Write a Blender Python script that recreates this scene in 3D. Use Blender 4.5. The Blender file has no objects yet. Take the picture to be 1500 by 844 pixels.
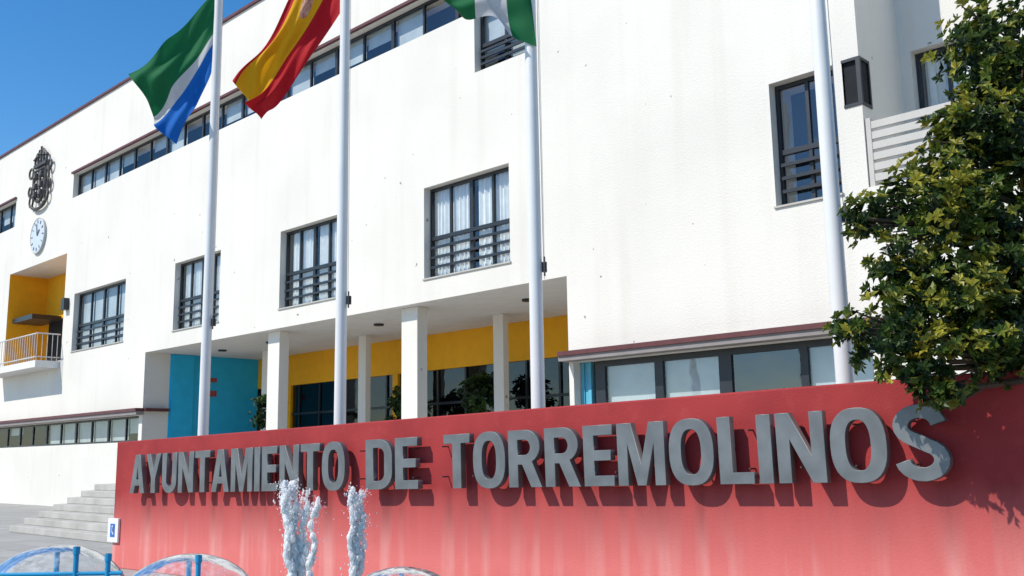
import bpy, bmesh, math, random
import numpy as np
from mathutils import Vector, Matrix, noise
random.seed(7); np.random.seed(7)
scn=bpy.context.scene
scn.view_settings.view_transform='Standard'
COL=bpy.context.collection

# ------------------------------------------------------------------ materials
def nt(name):
    m=bpy.data.materials.new(name); m.use_nodes=True
    t=m.node_tree; b=t.nodes['Principled BSDF']; return m,t,b
def mat(name,col,rough=.6,var=.08,scale=3.0,bump=0.0,bscale=60,metal=0.0,spec=.3,col2=None):
    m,t,b=nt(name)
    b.inputs['Roughness'].default_value=rough; b.inputs['Metallic'].default_value=metal
    b.inputs['Specular IOR Level'].default_value=spec
    tc=t.nodes.new('ShaderNodeTexCoord')
    n=t.nodes.new('ShaderNodeTexNoise'); n.inputs['Scale'].default_value=scale; n.inputs['Detail'].default_value=4
    t.links.new(tc.outputs['Object'],n.inputs['Vector'])
    r=t.nodes.new('ShaderNodeValToRGB'); c2=col2 or [c*(1-var*2) for c in col]
    r.color_ramp.elements[0].position=.3; r.color_ramp.elements[0].color=(*c2,1)
    r.color_ramp.elements[1].position=.7; r.color_ramp.elements[1].color=(*col,1)
    t.links.new(n.outputs['Fac'],r.inputs['Fac']); t.links.new(r.outputs['Color'],b.inputs['Base Color'])
    if bump>0:
        n2=t.nodes.new('ShaderNodeTexNoise'); n2.inputs['Scale'].default_value=bscale; n2.inputs['Detail'].default_value=3
        t.links.new(tc.outputs['Object'],n2.inputs['Vector'])
        bp=t.nodes.new('ShaderNodeBump'); bp.inputs['Strength'].default_value=bump; bp.inputs['Distance'].default_value=.02
        t.links.new(n2.outputs['Fac'],bp.inputs['Height']); t.links.new(bp.outputs['Normal'],b.inputs['Normal'])
    return m
def stucco(name,col):
    m,t,b=nt(name); b.inputs['Roughness'].default_value=.85; b.inputs['Specular IOR Level'].default_value=.12
    tc=t.nodes.new('ShaderNodeTexCoord')
    def N(scale,det,mp=None):
        n=t.nodes.new('ShaderNodeTexNoise'); n.inputs['Scale'].default_value=scale; n.inputs['Detail'].default_value=det
        if mp:
            q=t.nodes.new('ShaderNodeMapping'); q.inputs['Scale'].default_value=mp
            t.links.new(tc.outputs['Object'],q.inputs['Vector']); t.links.new(q.outputs[0],n.inputs['Vector'])
        else: t.links.new(tc.outputs['Object'],n.inputs['Vector'])
        return n
    def mixc(a,bcol,fac):
        x=t.nodes.new('ShaderNodeMix'); x.data_type='RGBA'
        t.links.new(fac,x.inputs['Factor'])
        if isinstance(a,tuple): x.inputs['A'].default_value=(*a,1)
        else: t.links.new(a,x.inputs['A'])
        x.inputs['B'].default_value=(*bcol,1); return x.outputs['Result']
    def ramp(src,p0,p1,v0=0,v1=1):
        r=t.nodes.new('ShaderNodeMapRange'); r.inputs['From Min'].default_value=p0; r.inputs['From Max'].default_value=p1
        r.inputs['To Min'].default_value=v0; r.inputs['To Max'].default_value=v1
        t.links.new(src,r.inputs['Value']); return r.outputs['Result']
    big=N(.35,4); c=mixc(col,tuple(x*.93 for x in col),ramp(big.outputs['Fac'],.4,.65))
    st=N(1.0,4,(2.2,2.2,.12)); c=mixc(c,(col[0]*.74,col[1]*.71,col[2]*.66),ramp(st.outputs['Fac'],.52,.8,0,.28))
    sp=N(5.0,1); c=mixc(c,(.16,.15,.13),ramp(sp.outputs['Fac'],.765,.785,0,.7))
    t.links.new(c,b.inputs['Base Color'])
    n2=N(30,4)
    bp=t.nodes.new('ShaderNodeBump'); bp.inputs['Strength'].default_value=.35; bp.inputs['Distance'].default_value=.02
    t.links.new(n2.outputs['Fac'],bp.inputs['Height']); t.links.new(bp.outputs['Normal'],b.inputs['Normal'])
    return m
M_white=stucco('white_render',(.735,.705,.64))
M_ceil=mat('ceiling_paint',(.74,.73,.70),.8,.04)
M_yel=mat('yellow_paint',(.88,.42,.012),.7,.05)
M_blue=mat('blue_paint',(.025,.48,.78),.7,.06)
M_mar=mat('maroon_metal',(.13,.045,.045),.5,.1)
M_frame=mat('dark_frame',(.018,.022,.028),.4,.1,spec=.5)
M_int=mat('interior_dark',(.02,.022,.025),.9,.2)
M_curt=mat('curtain',(.86,.88,.86),.9,.06,6)
M_blind=mat('blind',(.50,.56,.58),.8,.1,2)
M_step=mat('step_concrete',(.48,.46,.42),.85,.12,2,.3,40)
M_pole=mat('pole_paint',(.70,.70,.69),.35,.03,spec=.5)
M_met=mat('letter_metal',(.19,.20,.205),.42,.2,3.5,metal=.3,spec=.5)
M_iron=mat('wrought_iron',(.085,.08,.08),.6,.2)
M_pipe=mat('blue_pipe',(.02,.32,.58),.4,.1)
M_bark=mat('bark',(.10,.075,.05),.9,.2,8,.6,30)
M_slat=mat('slat_metal',(.52,.50,.46),.6,.05)
M_clock=mat('clock_face',(.55,.62,.69),.5,.03)
M_marks=mat('clock_marks',(.2,.22,.26),.5,.03)
M_signw=mat('sign_white',(.75,.75,.75),.5,.03)
M_signb=mat('sign_blue',(.03,.15,.5),.5,.03)
M_pot=mat('terracotta',(.35,.15,.08),.8,.1)

def glass(name,fac,tint):
    m=bpy.data.materials.new(name); m.use_nodes=True; t=m.node_tree; t.nodes.clear()
    o=t.nodes.new('ShaderNodeOutputMaterial'); mx=t.nodes.new('ShaderNodeMixShader')
    a=t.nodes.new('ShaderNodeBsdfTransparent'); a.inputs[0].default_value=(*tint,1)
    g=t.nodes.new('ShaderNodeBsdfGlossy'); g.inputs['Roughness'].default_value=.03; g.inputs[0].default_value=(.85,.92,1,1)
    tc=t.nodes.new('ShaderNodeTexCoord'); n=t.nodes.new('ShaderNodeTexNoise'); n.inputs['Scale'].default_value=1.2
    t.links.new(tc.outputs['Object'],n.inputs['Vector'])
    bp=t.nodes.new('ShaderNodeBump'); bp.inputs['Strength'].default_value=.12; bp.inputs['Distance'].default_value=.05
    t.links.new(n.outputs['Fac'],bp.inputs['Height']); t.links.new(bp.outputs['Normal'],g.inputs['Normal'])
    mx.inputs[0].default_value=fac
    t.links.new(a.outputs[0],mx.inputs[1]); t.links.new(g.outputs[0],mx.inputs[2]); t.links.new(mx.outputs[0],o.inputs[0])
    return m
M_glass=glass('window_glass',.11,(.92,.94,.94))
M_glassd=glass('portico_glass',.06,(.3,.32,.34))

# ------------------------------------------------------------------ mesh helpers
class MB:
    def __init__(s): s.v=[]; s.f=[]
    def box(s,x0,x1,y0,y1,z0,z1):
        b=len(s.v)
        s.v+=[(x0,y0,z0),(x1,y0,z0),(x1,y1,z0),(x0,y1,z0),(x0,y0,z1),(x1,y0,z1),(x1,y1,z1),(x0,y1,z1)]
        s.f+=[(b,b+3,b+2,b+1),(b+4,b+5,b+6,b+7),(b,b+1,b+5,b+4),(b+1,b+2,b+6,b+5),(b+2,b+3,b+7,b+6),(b+3,b,b+4,b+7)]
    def quad(s,a,b,c,d):
        i=len(s.v); s.v+=[a,b,c,d]; s.f.append((i,i+1,i+2,i+3))
    def tube(s,p0,p1,r0,r1=None,n=10,cap=True):
        r1=r0 if r1 is None else r1
        p0=Vector(p0);p1=Vector(p1); d=(p1-p0).normalized(); a=d.orthogonal().normalized(); c=d.cross(a)
        i=len(s.v)
        for p,r in((p0,r0),(p1,r1)):
            for k in range(n):
                t=2*math.pi*k/n; s.v.append(tuple(p+(a*math.cos(t)+c*math.sin(t))*r))
        for k in range(n): s.f.append((i+k,i+(k+1)%n,i+n+(k+1)%n,i+n+k))
        if cap: s.f.append(tuple(i+n+k for k in range(n))); s.f.append(tuple(i+n-1-k for k in range(n)))
    def path(s,pts,rads,n=7):
        i0=len(s.v); m=len(pts)
        for q,(p,r) in enumerate(zip(pts,rads)):
            d=(Vector(pts[min(q+1,m-1)])-Vector(pts[max(q-1,0)])).normalized(); a=d.cross(Vector((0,1,.01))).normalized(); c=d.cross(a)
            for k in range(n):
                t=2*math.pi*k/n; s.v.append(tuple(Vector(p)+(a*math.cos(t)+c*math.sin(t))*r))
        for q in range(m-1):
            for k in range(n): s.f.append((i0+q*n+k,i0+q*n+(k+1)%n,i0+(q+1)*n+(k+1)%n,i0+(q+1)*n+k))
    def make(s,name,m,parent=None,smooth=False,bevel=0):
        me=bpy.data.meshes.new(name); me.from_pydata(s.v,[],s.f); me.update()
        if m: me.materials.append(m)
        if smooth:
            for p in me.polygons: p.use_smooth=True
        o=bpy.data.objects.new(name,me); COL.objects.link(o)
        if parent: o.parent=parent
        if bevel:
            b=o.modifiers.new('b','BEVEL'); b.width=bevel; b.segments=2; b.limit_method='ANGLE'
        return o
def empty(name,loc=(0,0,0),rz=0):
    e=bpy.data.objects.new(name,None); COL.objects.link(e); e.location=loc; e.rotation_euler=(0,0,rz); e.empty_display_size=.3; return e

# ------------------------------------------------------------------ town hall
AF=math.atan2(-.69521,.71881)
B=empty('town_hall_building',(1.1224,19.8,0),AF)
H=15.45; UL=-45.0; UR=16.0; UC=6.45
row=[(-24.85,-20.45),(-16.85,-13.95),(-10.65,-7.9),(-4.45,-1.6),(4.8,6.0)]
Z0,Z1=5.71,7.96
openings=[]   # u0,u1,z0,z1,depth
for a,b in row: openings.append((a,b,Z0,Z1,.8))
RIB=(-25.6,-1.0,11.88,12.86)
openings.append((*RIB,.8)); openings.append((-2.65,-1.0,10.36,11.88,.8))
openings.append((UL+1,-31.75,11.8,13.05,.8))
openings.append((.12,6.3,2.2,3.42,.8)); openings.append((UL+1,-18.95,2.25,3.12,.8))
openings.append((-18.7,0,0,5.2,None)); openings.append((-31.9,-25.8,5.5,9.7,None))
openings.append((UC,UR,5.75,H,None)); openings.append((6.15,UC,7.15,7.98,None))
us=sorted({UL,UR,*[o[0] for o in openings],*[o[1] for o in openings]}); zs=sorted({0,H,*[o[2] for o in openings],*[o[3] for o in openings]})
def inop(u,z): return any(o[0]<u<o[1] and o[2]<z<o[3] for o in openings)
w=MB()
for i in range(len(us)-1):
    for j in range(len(zs)-1):
        if us[i+1]-us[i]<1e-6: continue
        if not inop((us[i]+us[i+1])/2,(zs[j]+zs[j+1])/2):
            w.quad((us[i],0,zs[j]),(us[i+1],0,zs[j]),(us[i+1],0,zs[j+1]),(us[i],0,zs[j+1]))
def jambs(w,u0,u1,z0,z1,d,top=True,bot=True,y0=0):
    w.quad((u0,y0,z0),(u0,d,z0),(u0,d,z1),(u0,y0,z1)); w.quad((u1,y0,z0),(u1,y0,z1),(u1,d,z1),(u1,d,z0))
    if top: w.quad((u0,y0,z1),(u0,d,z1),(u1,d,z1),(u1,y0,z1))
    if bot: w.quad((u0,y0,z0),(u1,y0,z0),(u1,d,z0),(u0,d,z0))
for o in openings:
    if o[4] is None: continue
    if o[:4]==RIB:
        w.quad((o[0],0,o[2]),(o[0],.8,o[2]),(o[0],.8,o[3]),(o[0],0,o[3])); w.quad((o[1],0,o[2]),(o[1],0,o[3]),(o[1],.8,o[3]),(o[1],.8,o[2]))
        w.quad((o[0],0,o[3]),(o[0],.8,o[3]),(o[1],.8,o[3]),(o[1],0,o[3])); w.quad((o[0],0,o[2]),(-2.65,0,o[2]),(-2.65,.8,o[2]),(o[0],.8,o[2]))
    elif o[2]==10.36: jambs(w,*o[:4],.8,top=False)
    else: jambs(w,*o)
w.quad((-18.7,0,0),(-18.7,.9,0),(-18.7,.9,5.2),(-18.7,0,5.2)); w.quad((0,0,0),(0,0,5.2),(0,4.3,5.2),(0,4.3,0))
# set-back part at the right
w.quad((UC,.35,5.75),(UC,1.7,5.75),(UC,1.7,H),(UC,.35,H)); w.quad((UC,0,5.75),(UC,.35,5.75),(UC,.35,7.15),(UC,0,7.15)); w.quad((UC,0,7.98),(UC,.35,7.98),(UC,.35,H),(UC,0,H))
for (a,b,c,d) in [(UC,6.65,5.75,H),(6.65,7.75,5.75,7.2),(6.65,7.75,8.5,H),(7.75,UR,5.75,H)]:
    w.quad((a,1.7,c),(b,1.7,c),(b,1.7,d),(a,1.7,d))
jambs(w,6.65,7.75,7.2,8.5,2.3,y0=1.7)
w.quad((UC,0,5.75),(UR,0,5.75),(UR,1.7,5.75),(UC,1.7,5.75))
w.box(UL,UR,5.0,18,0,H-.02)
w.quad((UL,0,0),(UL,0,H),(UL,5,H),(UL,5,0)); w.quad((UR,0,0),(UR,5,0),(UR,5,5.75),(UR,0,5.75)); w.quad((UR,1.7,5.75),(UR,5,5.75),(UR,5,H),(UR,1.7,H))
w.quad((UL,0,H),(UC,0,H),(UC,5,H),(UL,5,H)); w.quad((UC,1.7,H),(UR,1.7,H),(UR,5,H),(UC,5,H))
w.make('walls',M_white,B)
c=MB(); c.quad((-18.7,0,5.2),(-18.7,4.6,5.2),(0,4.6,5.2),(0,0,5.2)); c.make('portico_ceiling',M_ceil,B)
c=MB()
for u in (-16.5,-13.6,-8.2,-2.6): c.tube((u,1.6,5.2),(u,1.6,5.15),.14,n=16)
c.make('ceiling_lights',M_frame,B)
c=MB(); c.box(-18.9,-18.68,.9,4.3,1.05,5.197); c.box(-18.68,-18.62,.95,1.75,1.05,5.19); c.make('blue_side_wall',M_blue,B)
c=MB(); c.box(-18.68,-18.66,2.4,2.65,3.8,4.0); c.box(-18.68,-18.66,2.4,2.65,4.3,4.45); c.make('portico_notices',mat('notice',(.35,.08,.08),.6),B)
c=MB(); c.box(-18.68,-.003,4.3,4.5,4.13,5.197); c.make('yellow_band',M_yel,B)
c=MB()
for u in (-16.75,-10.9,-5.0): c.box(u,u+.25,4.27,4.5,1.05,4.13)
c.make('yellow_piers',M_yel,B)
c=MB(); u=-18.5
while u<0: c.box(u,u+.07,4.32,4.42,1.05,4.13); u+=1.2
c.box(-18.68,-.01,4.325,4.41,3.1,3.17); c.box(-18.68,-.01,4.325,4.41,1.05,1.2)
c.make('portico_mullions',M_frame,B)
c=MB(); c.quad((-18.6,4.37,1.05),(-.01,4.37,1.05),(-.01,4.37,4.13),(-18.6,4.37,4.13)); c.make('portico_glazing',M_glassd,B)
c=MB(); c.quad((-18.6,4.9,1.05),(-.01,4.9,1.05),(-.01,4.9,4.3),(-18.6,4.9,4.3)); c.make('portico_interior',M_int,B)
c=MB()
for u in (-11.65,-5.65): c.box(u,u+.6,.3,.62,1.05,5.198)
for u in (-10.7,-4.98,-16.0): c.box(u,u+.36,2.8,3.0,1.05,5.198)
c.make('columns',M_white,B,bevel=.012)
c=MB()
c.box(-.02,6.42,-.34,-.001,3.53,3.62); c.box(UL,-18.6,-.30,-.001,3.24,3.34); c.box(-18.698,-18.5,.002,.85,3.24,3.34)
c.box(RIB[0]-.05,RIB[1]+.05,-.09,-.001,12.862,12.94); c.box(UL,-31.7,-.09,-.001,13.052,13.13)
c.box(UL-.05,UC+.05,-.07,.3,H+.002,H+.09)
c.box(UC+.06,UR,1.62,2.0,H+.002,H+.09)
c.make('maroon_trim',M_mar,B)
c=MB(); c.box(-.02,6.4,-.30,-.001,3.43,3.528); c.box(UL,-18.62,-.26,-.001,3.13,3.238); c.make('ledge_slabs',mat('ledge_grey',(.28,.25,.24),.7),B)
c=MB()
for a,b in row: c.box(a-.03,b+.03,-.035,.2,Z0+.001,Z0+.035)
c.make('window_sills',mat('sill_stone',(.5,.48,.44),.8),B)

FR=MB(); GL=MB(); CU=MB(); BL=MB(); IN=MB()
def curtain(u0,u1,z0,z1,y,amp=.035):
    n=max(6,int((u1-u0)/.03)); ph=random.random()*6; pts=[]
    for i in range(n+1):
        u=u0+(u1-u0)*i/n; pts.append((u,y+amp*math.sin(u*42+ph+1.5*math.sin(u*5+ph))))
    for i in range(n):
        a,b=pts[i],pts[i+1]; CU.quad((a[0],a[1],z0),(b[0],b[1],z0),(b[0],b[1],z1),(a[0],a[1],z1))
def window(u0,u1,z0,z1,n,bars=True,kind='curt',split=.45,yb=0):
    e=.003; t=.07; y0,y1=yb+.2,yb+.28
    FR.box(u0+e,u1-e,y0,y1,z0+e,z0+t); FR.box(u0+e,u1-e,y0,y1,z1-t,z1-e)
    FR.box(u0+e,u0+t,y0,y1,z0+t,z1-t); FR.box(u1-t,u1-e,y0,y1,z0+t,z1-t)
    for k in range(1,n):
        u=u0+(u1-u0)*k/n; tt=.055 if k%2==0 else .03
        FR.box(u-tt,u+tt,y0+.003,y1-.003,z0+t,z1-t)
    zt=z0+(z1-z0)*split
    if bars:
        FR.box(u0+t,u1-t,y0-.01,y1,zt-.04,zt+.05)
        for k in (1,2,3):
            z=z0+t+(zt-z0-t)*k/4; FR.box(u0+t,u1-t,y0-.07,y0-.03,z-.03,z+.03)
    GL.quad((u0+t,yb+.24,z0+t),(u1-t,yb+.24,z0+t),(u1-t,yb+.24,z1-t),(u0+t,yb+.24,z1-t))
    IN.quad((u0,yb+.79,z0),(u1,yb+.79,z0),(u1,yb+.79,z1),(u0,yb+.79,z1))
    for k in range(n):
        a=u0+(u1-u0)*k/n; b=u0+(u1-u0)*(k+1)/n
        if kind=='curt':
            g=random.uniform(0,.3)*(b-a)
            if k%2: curtain(a,b-g,z0+.05,z1-.05,yb+.33)
            else: curtain(a+g,b,z0+.05,z1-.05,yb+.33)
        elif kind=='mix':
            r=random.random()
            if r<.6:
                zb=z0+random.choice([.05,.05,.3,.5]); BL.quad((a+.04,yb+.34,zb),(b-.04,yb+.34,zb),(b-.04,yb+.34,z1),(a+.04,yb+.34,z1))
window(*row[0],Z0,Z1,4,kind='mix'); window(*row[1],Z0,Z1,4,kind='curt'); window(*row[2],Z0,Z1,4); window(*row[3],Z0,Z1,4)
window(*row[4],Z0,Z1,2,kind='none')
window(*RIB,20,bars=False,kind='mix'); window(-2.65,-1.0,10.36,11.878,2,kind='mix'); window(UL+1,-31.75,11.8,13.05,10,bars=False,kind='mix')
window(UL+1,-18.95,2.25,3.12,18,bars=False,kind='mix')
u0,u1,z0,z1=.12,6.3,2.2,3.42
for a,b in [(.5,.74),(1.94,2.13),(3.35,3.61),(4.94,5.08),(6.2,6.29)]: FR.box(a,b,.22,.30,z0+.003,z1-.003)
FR.box(.5,6.29,.223,.297,z1-.12,z1-.004)
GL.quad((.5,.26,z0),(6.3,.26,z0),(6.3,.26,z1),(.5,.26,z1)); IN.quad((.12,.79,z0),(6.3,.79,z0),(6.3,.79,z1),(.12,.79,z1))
for a,b in [(.74,1.94),(2.13,3.35),(5.08,6.2)]: BL.quad((a,.34,z0),(b,.34,z0),(b,.34,z1-.1),(a,.34,z1-.1))
window(6.65,7.75,7.2,8.5,2,bars=False,kind='curt',yb=1.7)
# corner window
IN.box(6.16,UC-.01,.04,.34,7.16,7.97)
for z in (7.15,7.93): FR.box(6.15,UC+.02,-.02,.36,z,z+.05)
FR.box(UC-.05,UC+.02,-.02,.03,7.2,7.93); FR.box(UC-.05,UC+.02,.31,.36,7.2,7.93)
c=MB()
c.box(UC+.02,UC+.1,.02,.1,5.752,6.9)
for k in range(6): c.box(UC+.1,UR,.03,.07,5.84+k*.175,5.96+k*.175)
for k in range(1,7): c.box(UC+k*1.5,UC+k*1.5+.06,.075,.12,5.752,6.88)
c.make('balcony_slats',M_slat,B)
c=MB(); c.box(.14,.22,.2,.3,2.2,3.418); c.box(.32,.40,.2,.3,2.2,3.418); c.box(.224,.318,.23,.28,2.2,3.418); c.make('blue_window_frame',mat('lblue',(.12,.45,.6),.5),B)
# balcony at left
c=MB(); c.quad((-31.9,0,9.7),(-31.9,1.6,9.7),(-25.8,1.6,9.7),(-25.8,0,9.7)); c.make('balcony_ceiling',M_ceil,B)
c=MB(); c.box(-31.9,-25.8,1.6,1.8,5.5,9.7); c.quad((-31.9,0,5.5),(-31.9,1.6,5.5),(-31.9,1.6,9.7),(-31.9,0,9.7)); c.quad((-25.8,0,5.5),(-25.8,0,9.7),(-25.8,1.6,9.7),(-25.8,1.6,5.5)); c.make('balcony_yellow_walls',M_yel,B)
c=MB(); c.box(-31.95,-25.9,-.9,-.002,5.2,5.46); c.quad((-31.9,-.0,5.5),(-25.8,-.0,5.5),(-25.8,1.6,5.5),(-31.9,1.6,5.5)); c.make('balcony_slab',M_ceil,B)
c=MB()
for k in range(25):
    u=-31.9+k*5.95/24; c.tube((u,-.86,5.46),(u,-.86,6.5),.014,n=6)
for z in (5.6,6.5): c.tube((-31.9,-.86,z),(-25.95,-.86,z),.025,n=8)
c.tube((-25.95,-.86,6.5),(-25.95,0,6.5),.025); c.tube((-25.95,-.86,5.6),(-25.95,0,5.6),.02)
for k in range(1,5): c.tube((-25.95,-.86+k*.19,5.46),(-25.95,-.86+k*.19,6.5),.014,n=6)
c.make('balcony_railing',mat('rail_white',(.6,.6,.58),.5),B)
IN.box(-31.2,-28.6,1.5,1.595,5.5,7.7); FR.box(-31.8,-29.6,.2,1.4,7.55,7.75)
FR.box(-25.6,-25.3,-.2,-.003,7.4,7.85)
FR.make('window_frames',M_frame,B); GL.make('window_panes',M_glass,B); CU.make('curtains',M_curt,B); BL.make('blinds',M_blind,B); IN.make('window_interiors',M_int,B)
c=MB(); c.box(-.62,-.60,-.006,-.001,5.22,H); c.make('expansion_joint',mat('joint',(.5,.49,.46),.8),B)

# coat of arms & clock
def fcurve(pts,r,mb,close=False,n=6):
    for i in range(len(pts)-1+(1 if close else 0)):
        mb.tube(pts[i],pts[(i+1)%len(pts)],r,n=n,cap=False)
E=empty('coat_of_arms',B.location,AF); cu=-28.85; c=MB(); y=-.12
def el(cx,cz,rx,rz,a0,a1,n=18): return [(cx+rx*math.cos(math.radians(a0+(a1-a0)*k/n)),y,cz+rz*math.sin(math.radians(a0+(a1-a0)*k/n))) for k in range(n+1)]
sh=[(cu-.62,y,13.75),(cu+.62,y,13.75),(cu+.62,y,13.1)]+el(cu,13.1,.62,.75,0,-180,12)[1:]
fcurve(sh,.06,c,True)
c.box(cu-.5,cu+.5,y-.02,y+.03,13.38,13.5); c.box(cu-.06,cu+.06,y-.025,y+.035,12.5,13.7)
for sx in (-1,1):
    for cz in (13.5,13.05,12.7): c.tube((cu+sx*.3,y-.05,cz-.12),(cu+sx*.3,y-.05,cz+.12),.13,.07,n=8)
    fcurve(el(cu+sx*.82,13.2,.14,.5,-90,90),.05,c); fcurve(el(cu+sx*.8,12.5,.2,.25,0,360),.045,c)
    fcurve(el(cu+sx*.98,13.75,.22,.22,0,360,12),.045,c); fcurve(el(cu+sx*1.0,12.95,.16,.2,0,360,12),.045,c)
fcurve(el(cu,12.35,.75,.3,-160,-20),.07,c)
for k,cx in enumerate((-.5,-.25,0,.25,.5)):
    hgt=.8-abs(cx)*.5
    fcurve([(cu+cx*1.2,y,13.95),(cu+cx*1.25,y,13.95+hgt*.6),(cu+cx*.7,y,13.95+hgt)],.05,c)
    c.tube((cu+cx*1.25,y,13.95+hgt*.55),(cu+cx*1.25,y,13.95+hgt*.75),.1,.04,n=8)
c.box(cu-.65,cu+.65,y-.06,y+.06,13.88,14.02)
c.make('iron_emblem',M_iron,E)
E=empty('wall_clock',B.location,AF); cx,cz=-28.8,10.9
c=MB(); c.tube((cx,-.002,cz),(cx,-.09,cz),.74,n=40); c.make('face',M_clock,E)
c=MB()
for k in range(12):
    t=k*math.pi/6; s,q=math.sin(t),math.cos(t)
    c.tube((cx+s*.52,-.1,cz+q*.52),(cx+s*.66,-.1,cz+q*.66),.02,n=5)
c.tube((cx,-.11,cz),(cx+.22,-.11,cz+.22),.025,n=5); c.tube((cx,-.11,cz),(cx-.1,-.11,cz+.5),.02,n=5)
c.make('hands_and_marks',M_marks,E)
c=MB(); fcurve([(cx+.74*math.cos(a*math.pi/20),-.08,cz+.74*math.sin(a*math.pi/20)) for a in range(40)],.03,c,True); c.make('rim',M_slat,E)

# ------------------------------------------------------------------ ground, terrace and steps
m,t,b=nt('paving'); b.inputs['Roughness'].default_value=.85
tc=t.nodes.new('ShaderNodeTexCoord'); br=t.nodes.new('ShaderNodeTexBrick'); br.inputs['Scale'].default_value=1.0; br.offset=.5
mp=t.nodes.new('ShaderNodeMapping'); mp.inputs['Rotation'].default_value=(0,0,.76); t.links.new(tc.outputs['Object'],mp.inputs[0]); t.links.new(mp.outputs[0],br.inputs['Vector'])
br.inputs['Color1'].default_value=(.42,.41,.385,1); br.inputs['Color2'].default_value=(.37,.36,.335,1); br.inputs['Mortar'].default_value=(.25,.24,.22,1)
br.inputs['Mortar Size'].default_value=.012; br.inputs['Brick Width'].default_value=.6; br.inputs['Row Height'].default_value=.6
n=t.nodes.new('ShaderNodeTexNoise'); n.inputs['Scale'].default_value=.8; n.inputs['Detail'].default_value=6; t.links.new(tc.outputs['Object'],n.inputs['Vector'])
x=t.nodes.new('ShaderNodeMix'); x.data_type='RGBA'; x.blend_type='MULTIPLY'; x.inputs['Factor'].default_value=.35
t.links.new(br.outputs['Color'],x.inputs['A']); t.links.new(n.outputs['Fac'],x.inputs['B']); t.links.new(x.outputs['Result'],b.inputs['Base Color'])
g=MB(); g.quad((-900,-900,0),(900,-900,0),(900,900,0),(-900,900,0)); g.make('ground',m)
T=empty('entrance_steps',B.location,AF); c=MB()
for k in range(7):
    c.box(-12.4,8-k*.01,-6.15+k*.33,-1.0+k*.001,k*.15+.002,(k+1)*.15)
c.make('steps',M_step,T,bevel=.012)
c=MB(); c.box(-19.0,-12.41,-2.2,-.003,.004,1.04); c.box(-18.68,-.003,-.9,4.85,.9,1.052); c.make('terrace',M_step,T)
c=MB(); c.box(-19.0,-12.5,-2.4,-2.205,.004,1.75); c.make('terrace_parapet',M_white,T)

# ------------------------------------------------------------------ red sign wall
DWX,DWY=.7548,-.6560; AW=math.atan2(DWY,DWX); PW=(-5.755,15.2,0)
W=empty('red_sign_wall',PW,AW)
m,t,b=nt('red_wall_paint'); b.inputs['Roughness'].default_value=.75; b.inputs['Specular IOR Level'].default_value=.15
tc=t.nodes.new('ShaderNodeTexCoord'); sep=t.nodes.new('ShaderNodeSeparateXYZ'); t.links.new(tc.outputs['Object'],sep.inputs[0])
def TN(scale,det,mp):
    n=t.nodes.new('ShaderNodeTexNoise'); n.inputs['Scale'].default_value=scale; n.inputs['Detail'].default_value=det
    q=t.nodes.new('ShaderNodeMapping'); q.inputs['Scale'].default_value=mp
    t.links.new(tc.outputs['Object'],q.inputs['Vector']); t.links.new(q.outputs[0],n.inputs['Vector']); return n.outputs['Fac']
def mth(op,a,b_):
    x=t.nodes.new('ShaderNodeMath'); x.operation=op
    for i,v in enumerate((a,b_)):
        if isinstance(v,(int,float)): x.inputs[i].default_value=v
        else: t.links.new(v,x.inputs[i])
    return x.outputs[0]
def mr(v,a,b_,c_=0,d=1):
    r=t.nodes.new('ShaderNodeMapRange'); t.links.new(v,r.inputs['Value'])
    for n_,x in zip(('From Min','From Max','To Min','To Max'),(a,b_,c_,d)): r.inputs[n_].default_value=x
    return r.outputs['Result']
def mx(a,b_,f_):
    x=t.nodes.new('ShaderNodeMix'); x.data_type='RGBA'; t.links.new(f_,x.inputs['Factor'])
    for nme,v in (('A',a),('B',b_)):
        if isinstance(v,tuple): x.inputs[nme].default_value=(*v,1)
        else: t.links.new(v,x.inputs[nme])
    return x.outputs['Result']
drip=TN(1,5,(4,4,.3)); cloud=TN(1.2,6,(1,1,1)); fine=TN(7,4,(1,1,1))
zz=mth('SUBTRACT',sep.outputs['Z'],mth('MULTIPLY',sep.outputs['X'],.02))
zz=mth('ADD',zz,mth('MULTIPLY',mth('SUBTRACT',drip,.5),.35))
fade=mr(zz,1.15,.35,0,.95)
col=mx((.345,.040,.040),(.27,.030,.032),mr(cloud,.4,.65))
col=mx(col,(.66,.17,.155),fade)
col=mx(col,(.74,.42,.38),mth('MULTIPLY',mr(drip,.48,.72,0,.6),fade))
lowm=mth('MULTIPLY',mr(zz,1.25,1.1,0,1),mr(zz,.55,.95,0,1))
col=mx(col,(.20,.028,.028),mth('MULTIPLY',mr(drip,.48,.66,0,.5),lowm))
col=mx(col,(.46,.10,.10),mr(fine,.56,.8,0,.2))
t.links.new(col,b.inputs['Base Color'])
bp=t.nodes.new('ShaderNodeBump'); bp.inputs['Strength'].default_value=.25; bp.inputs['Distance'].default_value=.01
t.links.new(TN(50,3,(1,1,1)),bp.inputs['Height']); t.links.new(bp.outputs['Normal'],b.inputs['Normal'])
M_red=m
s0,s1=-.65,18; zt=lambda s:1.905+.0187*(s+.65)
c=MB()
c.v+=[(s0,0,0),(s1,0,0),(s1,.38,0),(s0,.38,0),(s0,0,zt(s0)),(s1,0,zt(s1)),(s1,.38,zt(s1)),(s0,.38,zt(s0))]
c.f+=[(0,3,2,1),(4,5,6,7),(0,1,5,4),(1,2,6,5),(2,3,7,6),(3,0,4,7)]
c.make('wall_body',M_red,W,bevel=.015)

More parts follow.
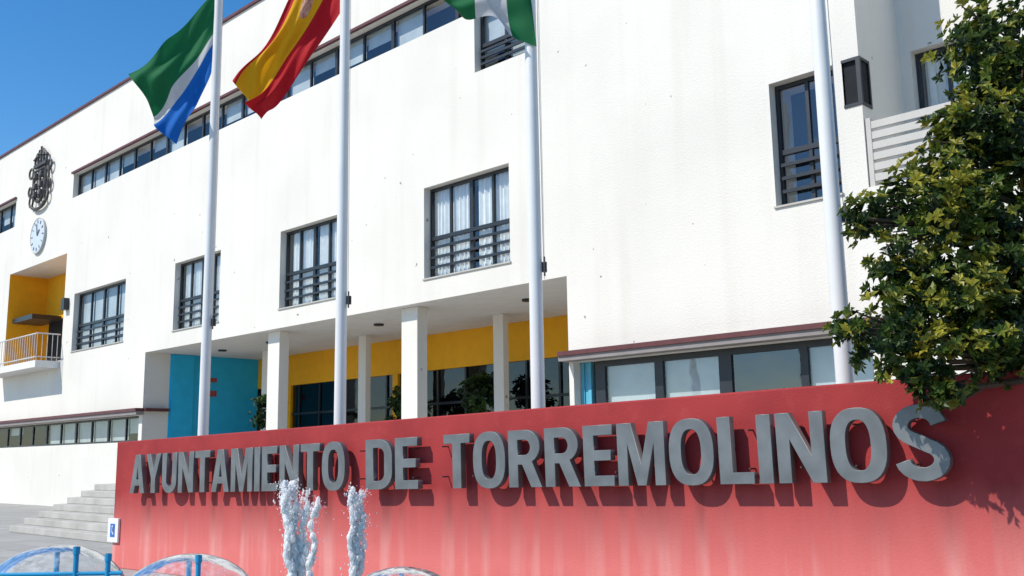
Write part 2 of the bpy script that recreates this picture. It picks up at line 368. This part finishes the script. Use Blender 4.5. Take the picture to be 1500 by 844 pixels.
# ------------------------------------------------------------------ lettering
def arc(cx,cy,rx,ry,a0,a1,n=10): return [(cx+rx*math.cos(math.radians(a0+(a1-a0)*k/n)),cy+ry*math.sin(math.radians(a0+(a1-a0)*k/n))) for k in range(n+1)]
def sup(cx,cy,rx,ry,n=36,e=2.5):
    o=[]
    for k in range(n):
        a=2*math.pi*k/n; C,S=math.cos(a),math.sin(a)
        o.append((cx+rx*math.copysign(abs(C)**(2/e),C),cy+ry*math.copysign(abs(S)**(2/e),S)))
    return o
def stroke(p,w):
    L=[];Rr=[]
    for i in range(len(p)):
        a=Vector(p[max(i-1,0)]);b_=Vector(p[min(i+1,len(p)-1)]); d=(b_-a).normalized(); nn=Vector((-d.y,d.x))
        q=Vector(p[i]); L.append(tuple(q+nn*w/2)); Rr.append(tuple(q-nn*w/2))
    return L+Rr[::-1]
G={}
G['I']=(.19,[[(0,0),(.19,0),(.19,1),(0,1)]])
G['T']=(.60,[[(.205,0),(.395,0),(.395,.84),(.60,.84),(.60,1),(0,1),(0,.84),(.205,.84)]])
G['L']=(.5,[[(0,0),(.5,0),(.5,.16),(.185,.16),(.185,1),(0,1)]])
G['E']=(.54,[[(0,0),(.54,0),(.54,.16),(.185,.16),(.185,.42),(.49,.42),(.49,.58),(.185,.58),(.185,.84),(.53,.84),(.53,1),(0,1)]])
G['N']=(.64,[[(0,0),(.17,0),(.17,.65),(.46,0),(.64,0),(.64,1),(.47,1),(.47,.35),(.18,1),(0,1)]])
G['M']=(.80,[[(0,0),(.165,0),(.165,.73),(.33,0),(.47,0),(.635,.73),(.635,0),(.80,0),(.80,1),(.56,1),(.40,.31),(.24,1),(0,1)]])
G['A']=(.68,[[(0,0),(.18,0),(.23,.2),(.45,.2),(.50,0),(.68,0),(.445,1),(.235,1)],[(.265,.35),(.415,.35),(.34,.72)]])
G['Y']=(.66,[[(.235,0),(.425,0),(.425,.38),(.66,1),(.475,1),(.33,.57),(.185,1),(0,1),(.235,.38)]])
G['U']=(.64,[[(0,1)]+arc(.32,.30,.32,.31,180,360,16)+[(.64,1),(.455,1)]+arc(.32,.30,.135,.15,360,180,16)+[(.185,1)]])
G['O']=(.70,[sup(.35,.5,.35,.512),sup(.35,.5,.165,.355)])
G['D']=(.66,[[(0,0)]+arc(.33,.33,.33,.33,-90,0,8)+arc(.33,.67,.33,.33,0,90,8)+[(0,1)],[(.185,.16)]+arc(.32,.31,.155,.15,-90,0,8)+arc(.32,.69,.155,.15,0,90,8)+[(.185,.84)]])
G['R']=(.67,[[(0,0),(.185,0),(.185,.40),(.28,.40),(.46,0),(.67,0),(.475,.45)]+arc(.355,.71,.29,.29,-55,90,10)+[(0,1)],[(.185,.555)]+arc(.335,.697,.125,.142,-90,90,8)+[(.185,.84)]])
G['S']=(.64,[stroke(arc(.32,.728,.222,.19,8,245,14)+arc(.32,.275,.228,.194,68,-172,14),.17)])
LT=empty('wall_lettering',PW,AW)
hL=.555; base=lambda s:1.133+.0198*s
dg=bpy.context.evaluated_depsgraph_get
def word(txt,sa,sb):
    gap=.085; tot=sum(G[ch][0] for ch in txt)+gap*(len(txt)-1); sc=(sb-sa)/tot; x=sa
    for ch in txt:
        gw,spl=G[ch]
        cu_=bpy.data.curves.new('letter','CURVE'); cu_.dimensions='2D'; cu_.fill_mode='BOTH'; cu_.extrude=.034; cu_.bevel_depth=.004
        for sp in spl:
            s_=cu_.splines.new('POLY'); s_.points.add(len(sp)-1); s_.use_cyclic_u=True
            for i,(px,py) in enumerate(sp): s_.points[i].co=(px*sc,py*hL,0,1)
        o=bpy.data.objects.new('tmp',cu_); COL.objects.link(o)
        me=bpy.data.meshes.new_from_object(o.evaluated_get(dg())); bpy.data.objects.remove(o)
        me.materials.clear(); me.materials.append(M_met)
        lo=bpy.data.objects.new('letter_'+ch,me); COL.objects.link(lo); lo.parent=LT
        lo.location=(x,-.125,base(x)); lo.rotation_euler=(math.radians(90),-math.radians(1.1),0)
        x+=(gw+gap)*sc
word('AYUNTAMIENTO',.12,5.12); word('DE',5.50,6.36); word('TORREMOLINOS',6.77,11.95)
c=MB(); s=.3
while s<11.9:
    for dz in (.12,.44): c.tube((s,-.10,base(s)+dz),(s,0,base(s)+dz),.008,n=5)
    s+=.455
c.make('pins',M_iron,LT)

# accessibility sign at the wall's end
S=empty('accessibility_sign',PW,AW)
c=MB(); c.box(-.74,-.42,-.04,-.003,.38,.74); c.make('plate',M_signw,S,bevel=.006)
c=MB(); c.box(-.65,-.51,-.044,-.041,.46,.66); c.make('blue_panel',M_signb,S)
c=MB(); c.tube((-.58,-.046,.62),(-.58,-.05,.62),.016); c.tube((-.58,-.048,.60),(-.58,-.048,.54),.008); c.tube((-.58,-.048,.54),(-.54,-.048,.50),.008); c.make('symbol',M_signw,S)

# ------------------------------------------------------------------ flagpoles
M_rope=mat('rope',(.5,.5,.48),.8)
for i,(x,y) in enumerate([(-5.08,16.2),(-2.48,14.1),(.29,11.8),(3.16,9.4)]):
    P=empty('flagpole',(x,y,0)); c=MB()
    N_=28; zsg=[.25+k*.5 for k in range(21)]
    c.path([(0,0,z) for z in zsg],[.090-.0022*z for z in zsg],n=N_)
    c.make('shaft',M_pole,P,smooth=True)
    c=MB(); c.tube((0,0,0.003),(0,0,.26),.16,.13,n=24); c.tube((0,0,10.25),(0,0,10.36),.085,.03,n=16); c.make('base_and_cap',M_pole,P)
    c=MB(); c.box(.07,.14,-.03,.03,3.80,3.92); c.tube((.11,-.05,3.74),(.11,-.05,3.98),.012); c.make('halyard_cleat',M_iron,P)
    c=MB(); c.tube((.1,-.03,3.9),(.085,-.03,10.2),.004,n=5); c.make('halyard',M_rope,P)

# ------------------------------------------------------------------ flags
def cloth(name,stops,mode='v',crest=False):
    m,t,b=nt(name); b.inputs['Roughness'].default_value=.75; b.inputs['Specular IOR Level'].default_value=.2
    uv=t.nodes.new('ShaderNodeUVMap'); sp=t.nodes.new('ShaderNodeSeparateXYZ'); t.links.new(uv.outputs[0],sp.inputs[0])
    r=t.nodes.new('ShaderNodeValToRGB'); r.color_ramp.interpolation='CONSTANT'
    els=r.color_ramp.elements
    while len(els)>1: els.remove(els[-1])
    els[0].position=0; els[0].color=(*stops[0][1],1)
    for p,c_ in stops[1:]:
        e=els.new(p); e.color=(*c_,1)
    t.links.new(sp.outputs['X' if mode=='u' else 'Y'],r.inputs['Fac'])
    src=r.outputs['Color']
    if crest:
        mp=t.nodes.new('ShaderNodeMapping'); mp.inputs['Location'].default_value=(-.36*12,-.38*9,0); mp.inputs['Scale'].default_value=(12,9,1)
        t.links.new(uv.outputs[0],mp.inputs[0]); ln=t.nodes.new('ShaderNodeVectorMath'); ln.operation='LENGTH'; t.links.new(mp.outputs[0],ln.inputs[0])
        cr=t.nodes.new('ShaderNodeMapRange'); cr.inputs['From Min'].default_value=1.02; cr.inputs['From Max'].default_value=.98; t.links.new(ln.outputs['Value'],cr.inputs['Value'])
        vn=t.nodes.new('ShaderNodeTexVoronoi'); vn.inputs['Scale'].default_value=40; t.links.new(uv.outputs[0],vn.inputs['Vector'])
        cc=t.nodes.new('ShaderNodeMix'); cc.data_type='RGBA'; cc.inputs['A'].default_value=(.38,.05,.04,1); cc.inputs['B'].default_value=(.6,.4,.3,1)
        sc_=t.nodes.new('ShaderNodeMath'); sc_.operation='MULTIPLY'; sc_.inputs[1].default_value=1.3; t.links.new(vn.outputs['Distance'],sc_.inputs[0]); t.links.new(sc_.outputs[0],cc.inputs['Factor'])
        xx=t.nodes.new('ShaderNodeMix'); xx.data_type='RGBA'; t.links.new(cc.outputs['Result'],xx.inputs['B']); t.links.new(cr.outputs[0],xx.inputs['Factor']); t.links.new(src,xx.inputs['A']); src=xx.outputs['Result']
    n=t.nodes.new('ShaderNodeTexNoise'); n.inputs['Scale'].default_value=160
    x=t.nodes.new('ShaderNodeMix'); x.data_type='RGBA'; x.blend_type='MULTIPLY'; x.inputs['Factor'].default_value=.25
    t.links.new(src,x.inputs['A']); t.links.new(n.outputs['Fac'],x.inputs['B']); t.links.new(x.outputs['Result'],b.inputs['Base Color'])
    tr=t.nodes.new('ShaderNodeBsdfTranslucent'); t.links.new(x.outputs['Result'],tr.inputs[0])
    ms=t.nodes.new('ShaderNodeMixShader'); ms.inputs[0].default_value=.35
    out=t.nodes['Material Output']; t.links.new(b.outputs[0],ms.inputs[1]); t.links.new(tr.outputs[0],ms.inputs[2]); t.links.new(ms.outputs[0],out.inputs[0])
    return m
def flag(name,m,HT,HB,FT,FB,amp,waves,ph,sag=.1):
    nu,nv=90,50; vs=[];uvs=[];fs=[]
    HT,HB,FT,FB=map(Vector,(HT,HB,FT,FB))
    for i in range(nu+1):
        a=i/nu
        for j in range(nv+1):
            b_=j/nv
            p=HT.lerp(FT,a).lerp(HB.lerp(FB,a),b_)
            A=amp*(a**.6)
            w1=math.sin(a*waves*2*math.pi+ph+b_*2.2)
            p=p+Vector((.35,-1,0))*A*w1+Vector((0,0,-1))*sag*math.sin(math.pi*a)*(1+.3*b_)
            p=p+Vector((0,-1,0))*A*.6*math.sin(b_*11+a*5+ph)+Vector((1,0,0))*.05*math.sin(b_*9+a*11)*a
            p=p+Vector((0,-1,0))*A*.25*math.sin(b_*23-a*9+ph)
            p=p+Vector((0,0,1))*.06*a*math.sin(a*13+b_*6+ph)
            vs.append(tuple(p)); uvs.append((a,b_))
    for i in range(nu):
        for j in range(nv):
            k=i*(nv+1)+j; fs.append((k,k+1,k+nv+2,k+nv+1))
    me=bpy.data.meshes.new(name); me.from_pydata(vs,[],fs); ul=me.uv_layers.new()
    for l in me.loops: ul.data[l.index].uv=uvs[l.vertex_index]
    for p in me.polygons: p.use_smooth=True
    me.materials.append(m); o=bpy.data.objects.new(name,me); COL.objects.link(o); return o
grn=(.012,.15,.055); wht=(.60,.61,.62); blu=(.01,.14,.52); red=(.48,.012,.02); yel=(.76,.38,.01)
flag('municipal_flag',cloth('flag_green_white_blue',[(0,grn),(.52,wht),(.65,blu)]),(-5.13,16.2,9.75),(-5.16,16.2,8.25),(-6.52,16.0,8.2),(-5.75,16.1,6.9),.15,1.6,.5)
flag('spanish_flag',cloth('flag_red_yellow',[(0,red),(.12,yel),(.60,red)],crest=True),(-2.56,14.1,10.15),(-2.56,14.1,8.3),(-4.08,14.0,7.15),(-3.78,14.05,6.55),.15,1.7,2.0)
flag('andalusian_flag',cloth('flag_green_white',[(0,grn),(.27,wht),(.72,grn)],'u'),(.22,11.8,8.3),(.36,11.68,6.66),(-1.1,11.7,7.9),(-.66,11.7,7.24),.12,1.3,1.0,sag=.0)

# ------------------------------------------------------------------ fountain
F=empty('fountain',PW,AW)
c=MB()
for bx in [(3.2,14,-5.6,-5.35),(3.2,14,-1.65,-1.4),(3.2,3.45,-5.35,-1.65),(13.75,14,-5.35,-1.65)]: c.box(*bx,.003,.26)
c.make('basin_rim',M_step,F,bevel=.02)
mw,t,b=nt('water'); b.inputs['Base Color'].default_value=(.10,.24,.27,1); b.inputs['Roughness'].default_value=.12
n=t.nodes.new('ShaderNodeTexNoise'); n.inputs['Scale'].default_value=14; bp=t.nodes.new('ShaderNodeBump'); bp.inputs['Strength'].default_value=.6
t.links.new(n.outputs['Fac'],bp.inputs['Height']); t.links.new(bp.outputs['Normal'],b.inputs['Normal'])
c=MB(); c.quad((3.45,-5.35,.18),(13.75,-5.35,.18),(13.75,-1.65,.18),(3.45,-1.65,.18)); c.make('water_surface',mw,F)
mf,t,b=nt('foam'); b.inputs['Base Color'].default_value=(.98,.98,.98,1); b.inputs['Roughness'].default_value=.3
trn=t.nodes.new('ShaderNodeBsdfTranslucent'); trn.inputs[0].default_value=(1,1,1,1); ms=t.nodes.new('ShaderNodeMixShader'); ms.inputs[0].default_value=.5
tp_=t.nodes.new('ShaderNodeBsdfTransparent'); m3=t.nodes.new('ShaderNodeMixShader'); m3.inputs[0].default_value=.30
t.links.new(b.outputs[0],ms.inputs[1]); t.links.new(trn.outputs[0],ms.inputs[2]); t.links.new(ms.outputs[0],m3.inputs[1]); t.links.new(tp_.outputs[0],m3.inputs[2]); t.links.new(m3.outputs[0],t.nodes['Material Output'].inputs[0])
def jet(X,Y,zb,ztop,wr,nclump,nd,seed,wtop):
    # aerated water: merged frothy clumps along a few rising streams, plus flying drops
    rr=random.Random(seed); J=empty('water_jet')
    tb=bmesh.new(); bmesh.ops.create_icosphere(tb,subdivisions=2,radius=1); bv=[v.co.copy() for v in tb.verts]; bf=[[v.index for v in f_.verts] for f_ in tb.faces]; tb.free()
    c=MB(); st_=[(rr.uniform(-1,1)*wr,rr.uniform(-.4,.4)*wr,rr.uniform(.72,1),rr.random()*9) for _ in range(max(4,int(wr*45)))]
    for k in range(nclump):
        ax,ay,hh,ph=rr.choice(st_); f_=rr.random()**.8; top=zb+(ztop-zb)*hh
        z=zb+(top-zb)*f_; q=(z-zb)/(ztop-zb); sp=.45+q*(wtop-.45)
        x=X+ax*sp+.02*math.sin(z*17+ph)+rr.gauss(0,.010); y=Y+ay*sp+rr.gauss(0,.012)
        r=rr.uniform(.010,.027)*(1.15-.35*f_); s_=rr.uniform(1.2,2.6); i=len(c.v); o_=Vector((rr.random()*9,0,0))
        for v in bv:
            dsp=1+.45*noise.noise(v*1.8+o_)
            c.v.append((x+v.x*r*dsp,y+v.y*r*dsp,z+v.z*r*s_*dsp))
        for w_ in bf: c.f.append([i+e for e in w_])
    c.make('froth',mf,J,smooth=True)
    tb=bmesh.new(); bmesh.ops.create_icosphere(tb,subdivisions=1,radius=1); bv=[v.co.copy() for v in tb.verts]; bf=[[v.index for v in f_.verts] for f_ in tb.faces]; tb.free()
    d=MB()
    for k in range(nd):
        ax,ay,hh,ph=rr.choice(st_); f_=rr.random()
        if rr.random()<.5: f_=1-abs(rr.gauss(0,.10))
        z=zb+(ztop-zb)*hh*f_+rr.gauss(0,.02); q=(z-zb)/(ztop-zb); sp=.45+q*(wtop-.45)
        g=.022 if rr.random()<.8 else .055
        x=X+ax*sp+rr.gauss(0,g); y=Y+ay*sp+rr.gauss(0,g)
        r=rr.choice([.002,.003,.004,.006])*rr.uniform(.7,1.3); s_=rr.uniform(1,2.6); i=len(d.v)
        for v in bv: d.v.append((x+v.x*r,y+v.y*r,z+v.z*r*s_))
        for w_ in bf: d.f.append([i+e for e in w_])
    d.make('droplets',mf,J,smooth=True)
jet(-1.88,9,.18,1.42,.20,900,2600,1,1.1); jet(-1.45,9,.18,1.42,.095,420,1200,2,1.15)
# water bells
mb_=bpy.data.materials.new('water_bell'); mb_.use_nodes=True; t=mb_.node_tree; t.nodes.clear()
o_=t.nodes.new('ShaderNodeOutputMaterial'); tr=t.nodes.new('ShaderNodeBsdfTransparent'); gl=t.nodes.new('ShaderNodeBsdfGlossy'); gl.inputs['Roughness'].default_value=.15
df=t.nodes.new('ShaderNodeBsdfDiffuse'); df.inputs[0].default_value=(.9,.91,.92,1)
tc=t.nodes.new('ShaderNodeTexCoord'); nn=t.nodes.new('ShaderNodeTexNoise'); nn.inputs['Scale'].default_value=4; nn.inputs['Detail'].default_value=7
mp=t.nodes.new('ShaderNodeMapping'); mp.inputs['Scale'].default_value=(6,6,1.0); t.links.new(tc.outputs['Object'],mp.inputs[0]); t.links.new(mp.outputs[0],nn.inputs['Vector'])
r=t.nodes.new('ShaderNodeMapRange'); r.inputs['From Min'].default_value=.42; r.inputs['From Max'].default_value=.75; r.inputs['To Min'].default_value=.05; r.inputs['To Max'].default_value=.32
t.links.new(nn.outputs['Fac'],r.inputs['Value'])
lw=t.nodes.new('ShaderNodeLayerWeight'); lw.inputs['Blend'].default_value=.08
m1=t.nodes.new('ShaderNodeMixShader'); m2=t.nodes.new('ShaderNodeMixShader')
t.links.new(lw.outputs['Fresnel'],m1.inputs[0]); t.links.new(tr.outputs[0],m1.inputs[1]); t.links.new(gl.outputs[0],m1.inputs[2])
t.links.new(r.outputs['Result'],m2.inputs[0]); t.links.new(m1.outputs[0],m2.inputs[1]); t.links.new(df.outputs[0],m2.inputs[2]); t.links.new(m2.outputs[0],o_.inputs[0])
def bell(X,Y,zt_,R_,Hh):
    e=empty('water_bell',(X,Y,0)); c=MB(); n=56; k=22
    for j in range(k+1):
        a=j/k; rr=R_*math.sin(a*math.pi*.55)/math.sin(math.pi*.55); z=zt_-Hh*(1-math.cos(a*math.pi*.5))
        for i in range(n):
            th_=2*math.pi*i/n; q=1+.02*math.sin(7*th_+3*a)*a
            c.v.append((rr*q*math.cos(th_),rr*q*math.sin(th_),z+.006*math.sin(9*th_)*a))
    for j in range(k):
        for i in range(n): c.f.append((j*n+i,j*n+(i+1)%n,(j+1)*n+(i+1)%n,(j+1)*n+i))
    c.make('sheet',mb_,e,smooth=True)
    c=MB(); c.tube((0,0,.1),(0,0,zt_-.03),.02); c.tube((0,0,zt_-.03),(0,0,zt_-.01),.04); c.make('nozzle',M_pipe,e)
bell(-3.40,7.5,1.00,.52,.5); bell(-2.42,7.5,.92,.50,.45); bell(-.85,7.5,.80,.45,.4)
P=empty('fountain_pipework'); c=MB()
for x,y,z in [(-3.02,6.95,1.03),(-2.80,6.95,.98),(-2.18,6.95,.96)]:
    c.tube((x,y,.1),(x,y,z),.018,n=12); c.tube((x,y,z-.05),(x,y,z),.024,n=12)
c.tube((-4.2,6.95,.85),(-2.7,6.95,.85),.014); c.tube((-4.2,6.95,.3),(-1.5,6.95,.3),.03)
c.make('pipes',M_pipe,P)

# ------------------------------------------------------------------ foliage
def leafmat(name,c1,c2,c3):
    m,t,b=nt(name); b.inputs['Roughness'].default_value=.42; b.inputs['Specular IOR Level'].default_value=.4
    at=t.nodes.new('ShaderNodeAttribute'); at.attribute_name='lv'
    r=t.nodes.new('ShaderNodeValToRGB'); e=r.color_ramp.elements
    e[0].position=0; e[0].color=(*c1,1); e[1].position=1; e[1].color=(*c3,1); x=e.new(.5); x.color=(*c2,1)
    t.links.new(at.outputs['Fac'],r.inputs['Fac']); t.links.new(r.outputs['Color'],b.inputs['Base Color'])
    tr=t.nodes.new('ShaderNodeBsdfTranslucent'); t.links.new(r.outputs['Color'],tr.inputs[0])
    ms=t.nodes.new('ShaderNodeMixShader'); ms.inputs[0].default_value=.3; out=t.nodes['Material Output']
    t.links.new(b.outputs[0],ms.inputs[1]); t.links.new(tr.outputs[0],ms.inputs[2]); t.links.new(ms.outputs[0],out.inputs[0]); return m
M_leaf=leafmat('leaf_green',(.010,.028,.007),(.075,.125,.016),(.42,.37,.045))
def leaves(name,blobs,nper,ll,lw_,m,parent,seed=3,per=8):
    rr=random.Random(seed); V=[];Fc=[];A=[]
    for (cx,cy,cz,rx,ry,rz) in blobs:
        nr=int(nper*rx*rz)
        lumps=[Vector((rr.gauss(0,1),rr.gauss(0,1),rr.gauss(0,1))).normalized() for _ in range(12)]
        ltone=[rr.gauss(0,.2) for _ in lumps]
        for k in range(nr):
            d=Vector((rr.gauss(0,1),rr.gauss(0,1),rr.gauss(0,1))).normalized(); tn=0
            if rr.random()<.84:
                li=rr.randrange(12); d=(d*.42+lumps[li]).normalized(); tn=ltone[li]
            q=rr.random()**.4
            rad=q*(1+.42*noise.noise(d*2.3+Vector((cx*3,cz*3,0)))*1.2)
            p=Vector((cx+d.x*rx*rad,cy+d.y*ry*rad,cz+d.z*rz*rad))
            ax=(d+Vector((0,0,.5))+Vector((rr.gauss(0,.35),rr.gauss(0,.35),rr.gauss(0,.35)))).normalized()
            e1=ax.orthogonal().normalized(); e2=ax.cross(e1); tone=min(1,max(0,rr.gauss(.38,.17)+tn+(.22 if q>.8 else -.24)+.18*d.z))  # leaf colour carries painted shade inside the crown, painted light outside and on top
            for l in range(per):
                t_=2*math.pi*(l+rr.random()*.6)/per; side=e1*math.cos(t_)+e2*math.sin(t_)
                dr=(side*rr.uniform(.7,1.1)+ax*rr.uniform(.1,.9)).normalized(); L=ll*rr.uniform(.6,1.15); wv=dr.cross(ax).normalized()*lw_*rr.uniform(.7,1.1)
                up=dr.cross(wv).normalized()*.010
                i=len(V); mid=p+dr*L*.55
                V+= [tuple(p),tuple(mid-wv-up),tuple(p+dr*L-ax*L*.12),tuple(mid+wv-up)]
                Fc+=[(i,i+1,i+2),(i,i+2,i+3)]
                v=min(1,max(0,tone+rr.gauss(0,.1))); A+=[v]*4
    me=bpy.data.meshes.new(name); me.from_pydata(V,[],Fc); a=me.attributes.new('lv','FLOAT','POINT'); a.data.foreach_set('value',A)
    me.materials.append(m); o=bpy.data.objects.new(name,me); COL.objects.link(o); o.parent=parent; return o
TR=empty('broadleaf_tree')
blobs=[(3.78,7.3,4.62,.46,.6,.48),(3.52,7.2,4.0,.30,.45,.26),(3.80,7.4,3.9,.50,.6,.45),(2.98,7.15,3.28,.40,.5,.32),(3.55,7.2,3.30,.48,.6,.40),
 (2.70,7.0,2.50,.38,.45,.33),(3.15,7.05,2.72,.40,.5,.32),(3.40,6.95,2.48,.40,.4,.32),(3.05,6.9,2.20,.32,.35,.22),(4.1,7.2,2.95,.6,.6,.6),
 (4.4,7.4,4.0,.7,.7,.7),(4.2,7.4,4.9,.6,.6,.5),(5.2,7.5,4.4,.8,.8,.8),(5.4,7.4,3.3,.8,.8,.7),(3.62,7.3,2.60,.3,.4,.25),(2.45,7.05,2.45,.15,.2,.14),(2.65,7.1,3.28,.16,.2,.18),
 (2.80,7.1,2.92,.22,.3,.2),(3.45,7.2,2.90,.42,.5,.3),(3.35,7.3,3.62,.34,.45,.26),(3.55,7.0,2.25,.3,.3,.2),(2.75,6.95,2.15,.2,.2,.14),(2.95,6.85,1.98,.16,.16,.10)]
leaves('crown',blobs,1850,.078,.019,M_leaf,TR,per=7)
c=MB()
tp=[(5.1,7.5,0),(5.05,7.5,1.0),(4.95,7.45,2.0),(4.8,7.4,2.9)]
for i in range(3): c.tube(tp[i],tp[i+1],.14-.02*i,.12-.02*i,n=12)
for b_ in blobs:
    base_=Vector(tp[2] if b_[2]<3.2 else tp[3]); e=Vector(b_[:3]); m_=base_.lerp(e,.5)+Vector((0,0,.12))
    c.tube(base_,m_,.05,.035,n=8); c.tube(m_,e,.035,.014,n=7)
    for k in range(6):
        q=e+Vector((random.gauss(0,1)*b_[3]*.35,random.gauss(0,1)*b_[4]*.35,random.gauss(0,1)*b_[5]*.35)); c.tube(m_.lerp(e,.6),q,.014,.005,n=5)
c.make('trunk_and_limbs',M_bark,TR)
M_bush=leafmat('bush_green',(.012,.03,.008),(.03,.07,.015),(.07,.13,.03))
def potted(u,off,z,r):
    e=empty('potted_bush')
    p=Vector((1.1224,19.8,0))+Vector((.71881,-.69521,0))*u+Vector((.69521,.71881,0))*off
    c=MB(); c.tube((p.x,p.y,1.055),(p.x,p.y,1.5),.2,.28,n=20); c.make('pot',M_pot,e)
    c=MB(); c.tube((p.x,p.y,1.5),(p.x,p.y,z),.03); c.make('stem',M_bark,e)
    leaves('leaves',[(p.x,p.y,z,r,r,r)],900,.14,.035,M_bush,e,seed=int(abs(u)*10))
potted(-13.2,1.4,3.0,.5); potted(-6.0,3.3,3.2,.6); potted(-9.3,3.3,3.0,.5)

# ------------------------------------------------------------------ light
EL=math.radians(46)
SD=Vector((-.93*math.cos(EL),-.3676*math.cos(EL),math.sin(EL))).normalized()
wd=bpy.data.worlds.new('World'); scn.world=wd; wd.use_nodes=True; t=wd.node_tree
sk=t.nodes.new('ShaderNodeTexSky'); sk.sky_type='NISHITA'; sk.sun_disc=False; sk.sun_elevation=EL; sk.sun_rotation=math.atan2(SD.x,SD.y)
sk.air_density=1.0; sk.dust_density=.25; sk.ozone_density=2.6
hs=t.nodes.new('ShaderNodeHueSaturation'); hs.inputs['Saturation'].default_value=1.35; hs.inputs['Value'].default_value=1.4
bg=t.nodes['Background']; bg.inputs[1].default_value=.12; t.links.new(sk.outputs[0],hs.inputs['Color']); t.links.new(hs.outputs[0],bg.inputs[0])
sl=bpy.data.lights.new('sun','SUN'); sl.energy=4.8; sl.angle=math.radians(.5); sl.color=(1,.95,.86)
so=bpy.data.objects.new('sun',sl); COL.objects.link(so); so.rotation_euler=SD.to_track_quat('Z','Y').to_euler()

# ------------------------------------------------------------------ camera
th=math.atan(245/1440); ro=math.radians(.95)
Fw=Vector((0,math.cos(th),math.sin(th)));R0=Vector((1,0,0));U0=Vector((0,-math.sin(th),math.cos(th)))
Rv=math.cos(ro)*R0-math.sin(ro)*U0; Uv=math.cos(ro)*U0+math.sin(ro)*R0
cam=bpy.data.cameras.new('camera'); cam.lens=34.56; cam.sensor_width=36; cam.clip_end=3000; cam.clip_start=.05
co=bpy.data.objects.new('camera',cam); COL.objects.link(co)
mtx=Matrix((Rv,Uv,-Fw)).transposed().to_4x4(); mtx.translation=Vector((0,0,1.6)); co.matrix_world=mtx
scn.camera=co
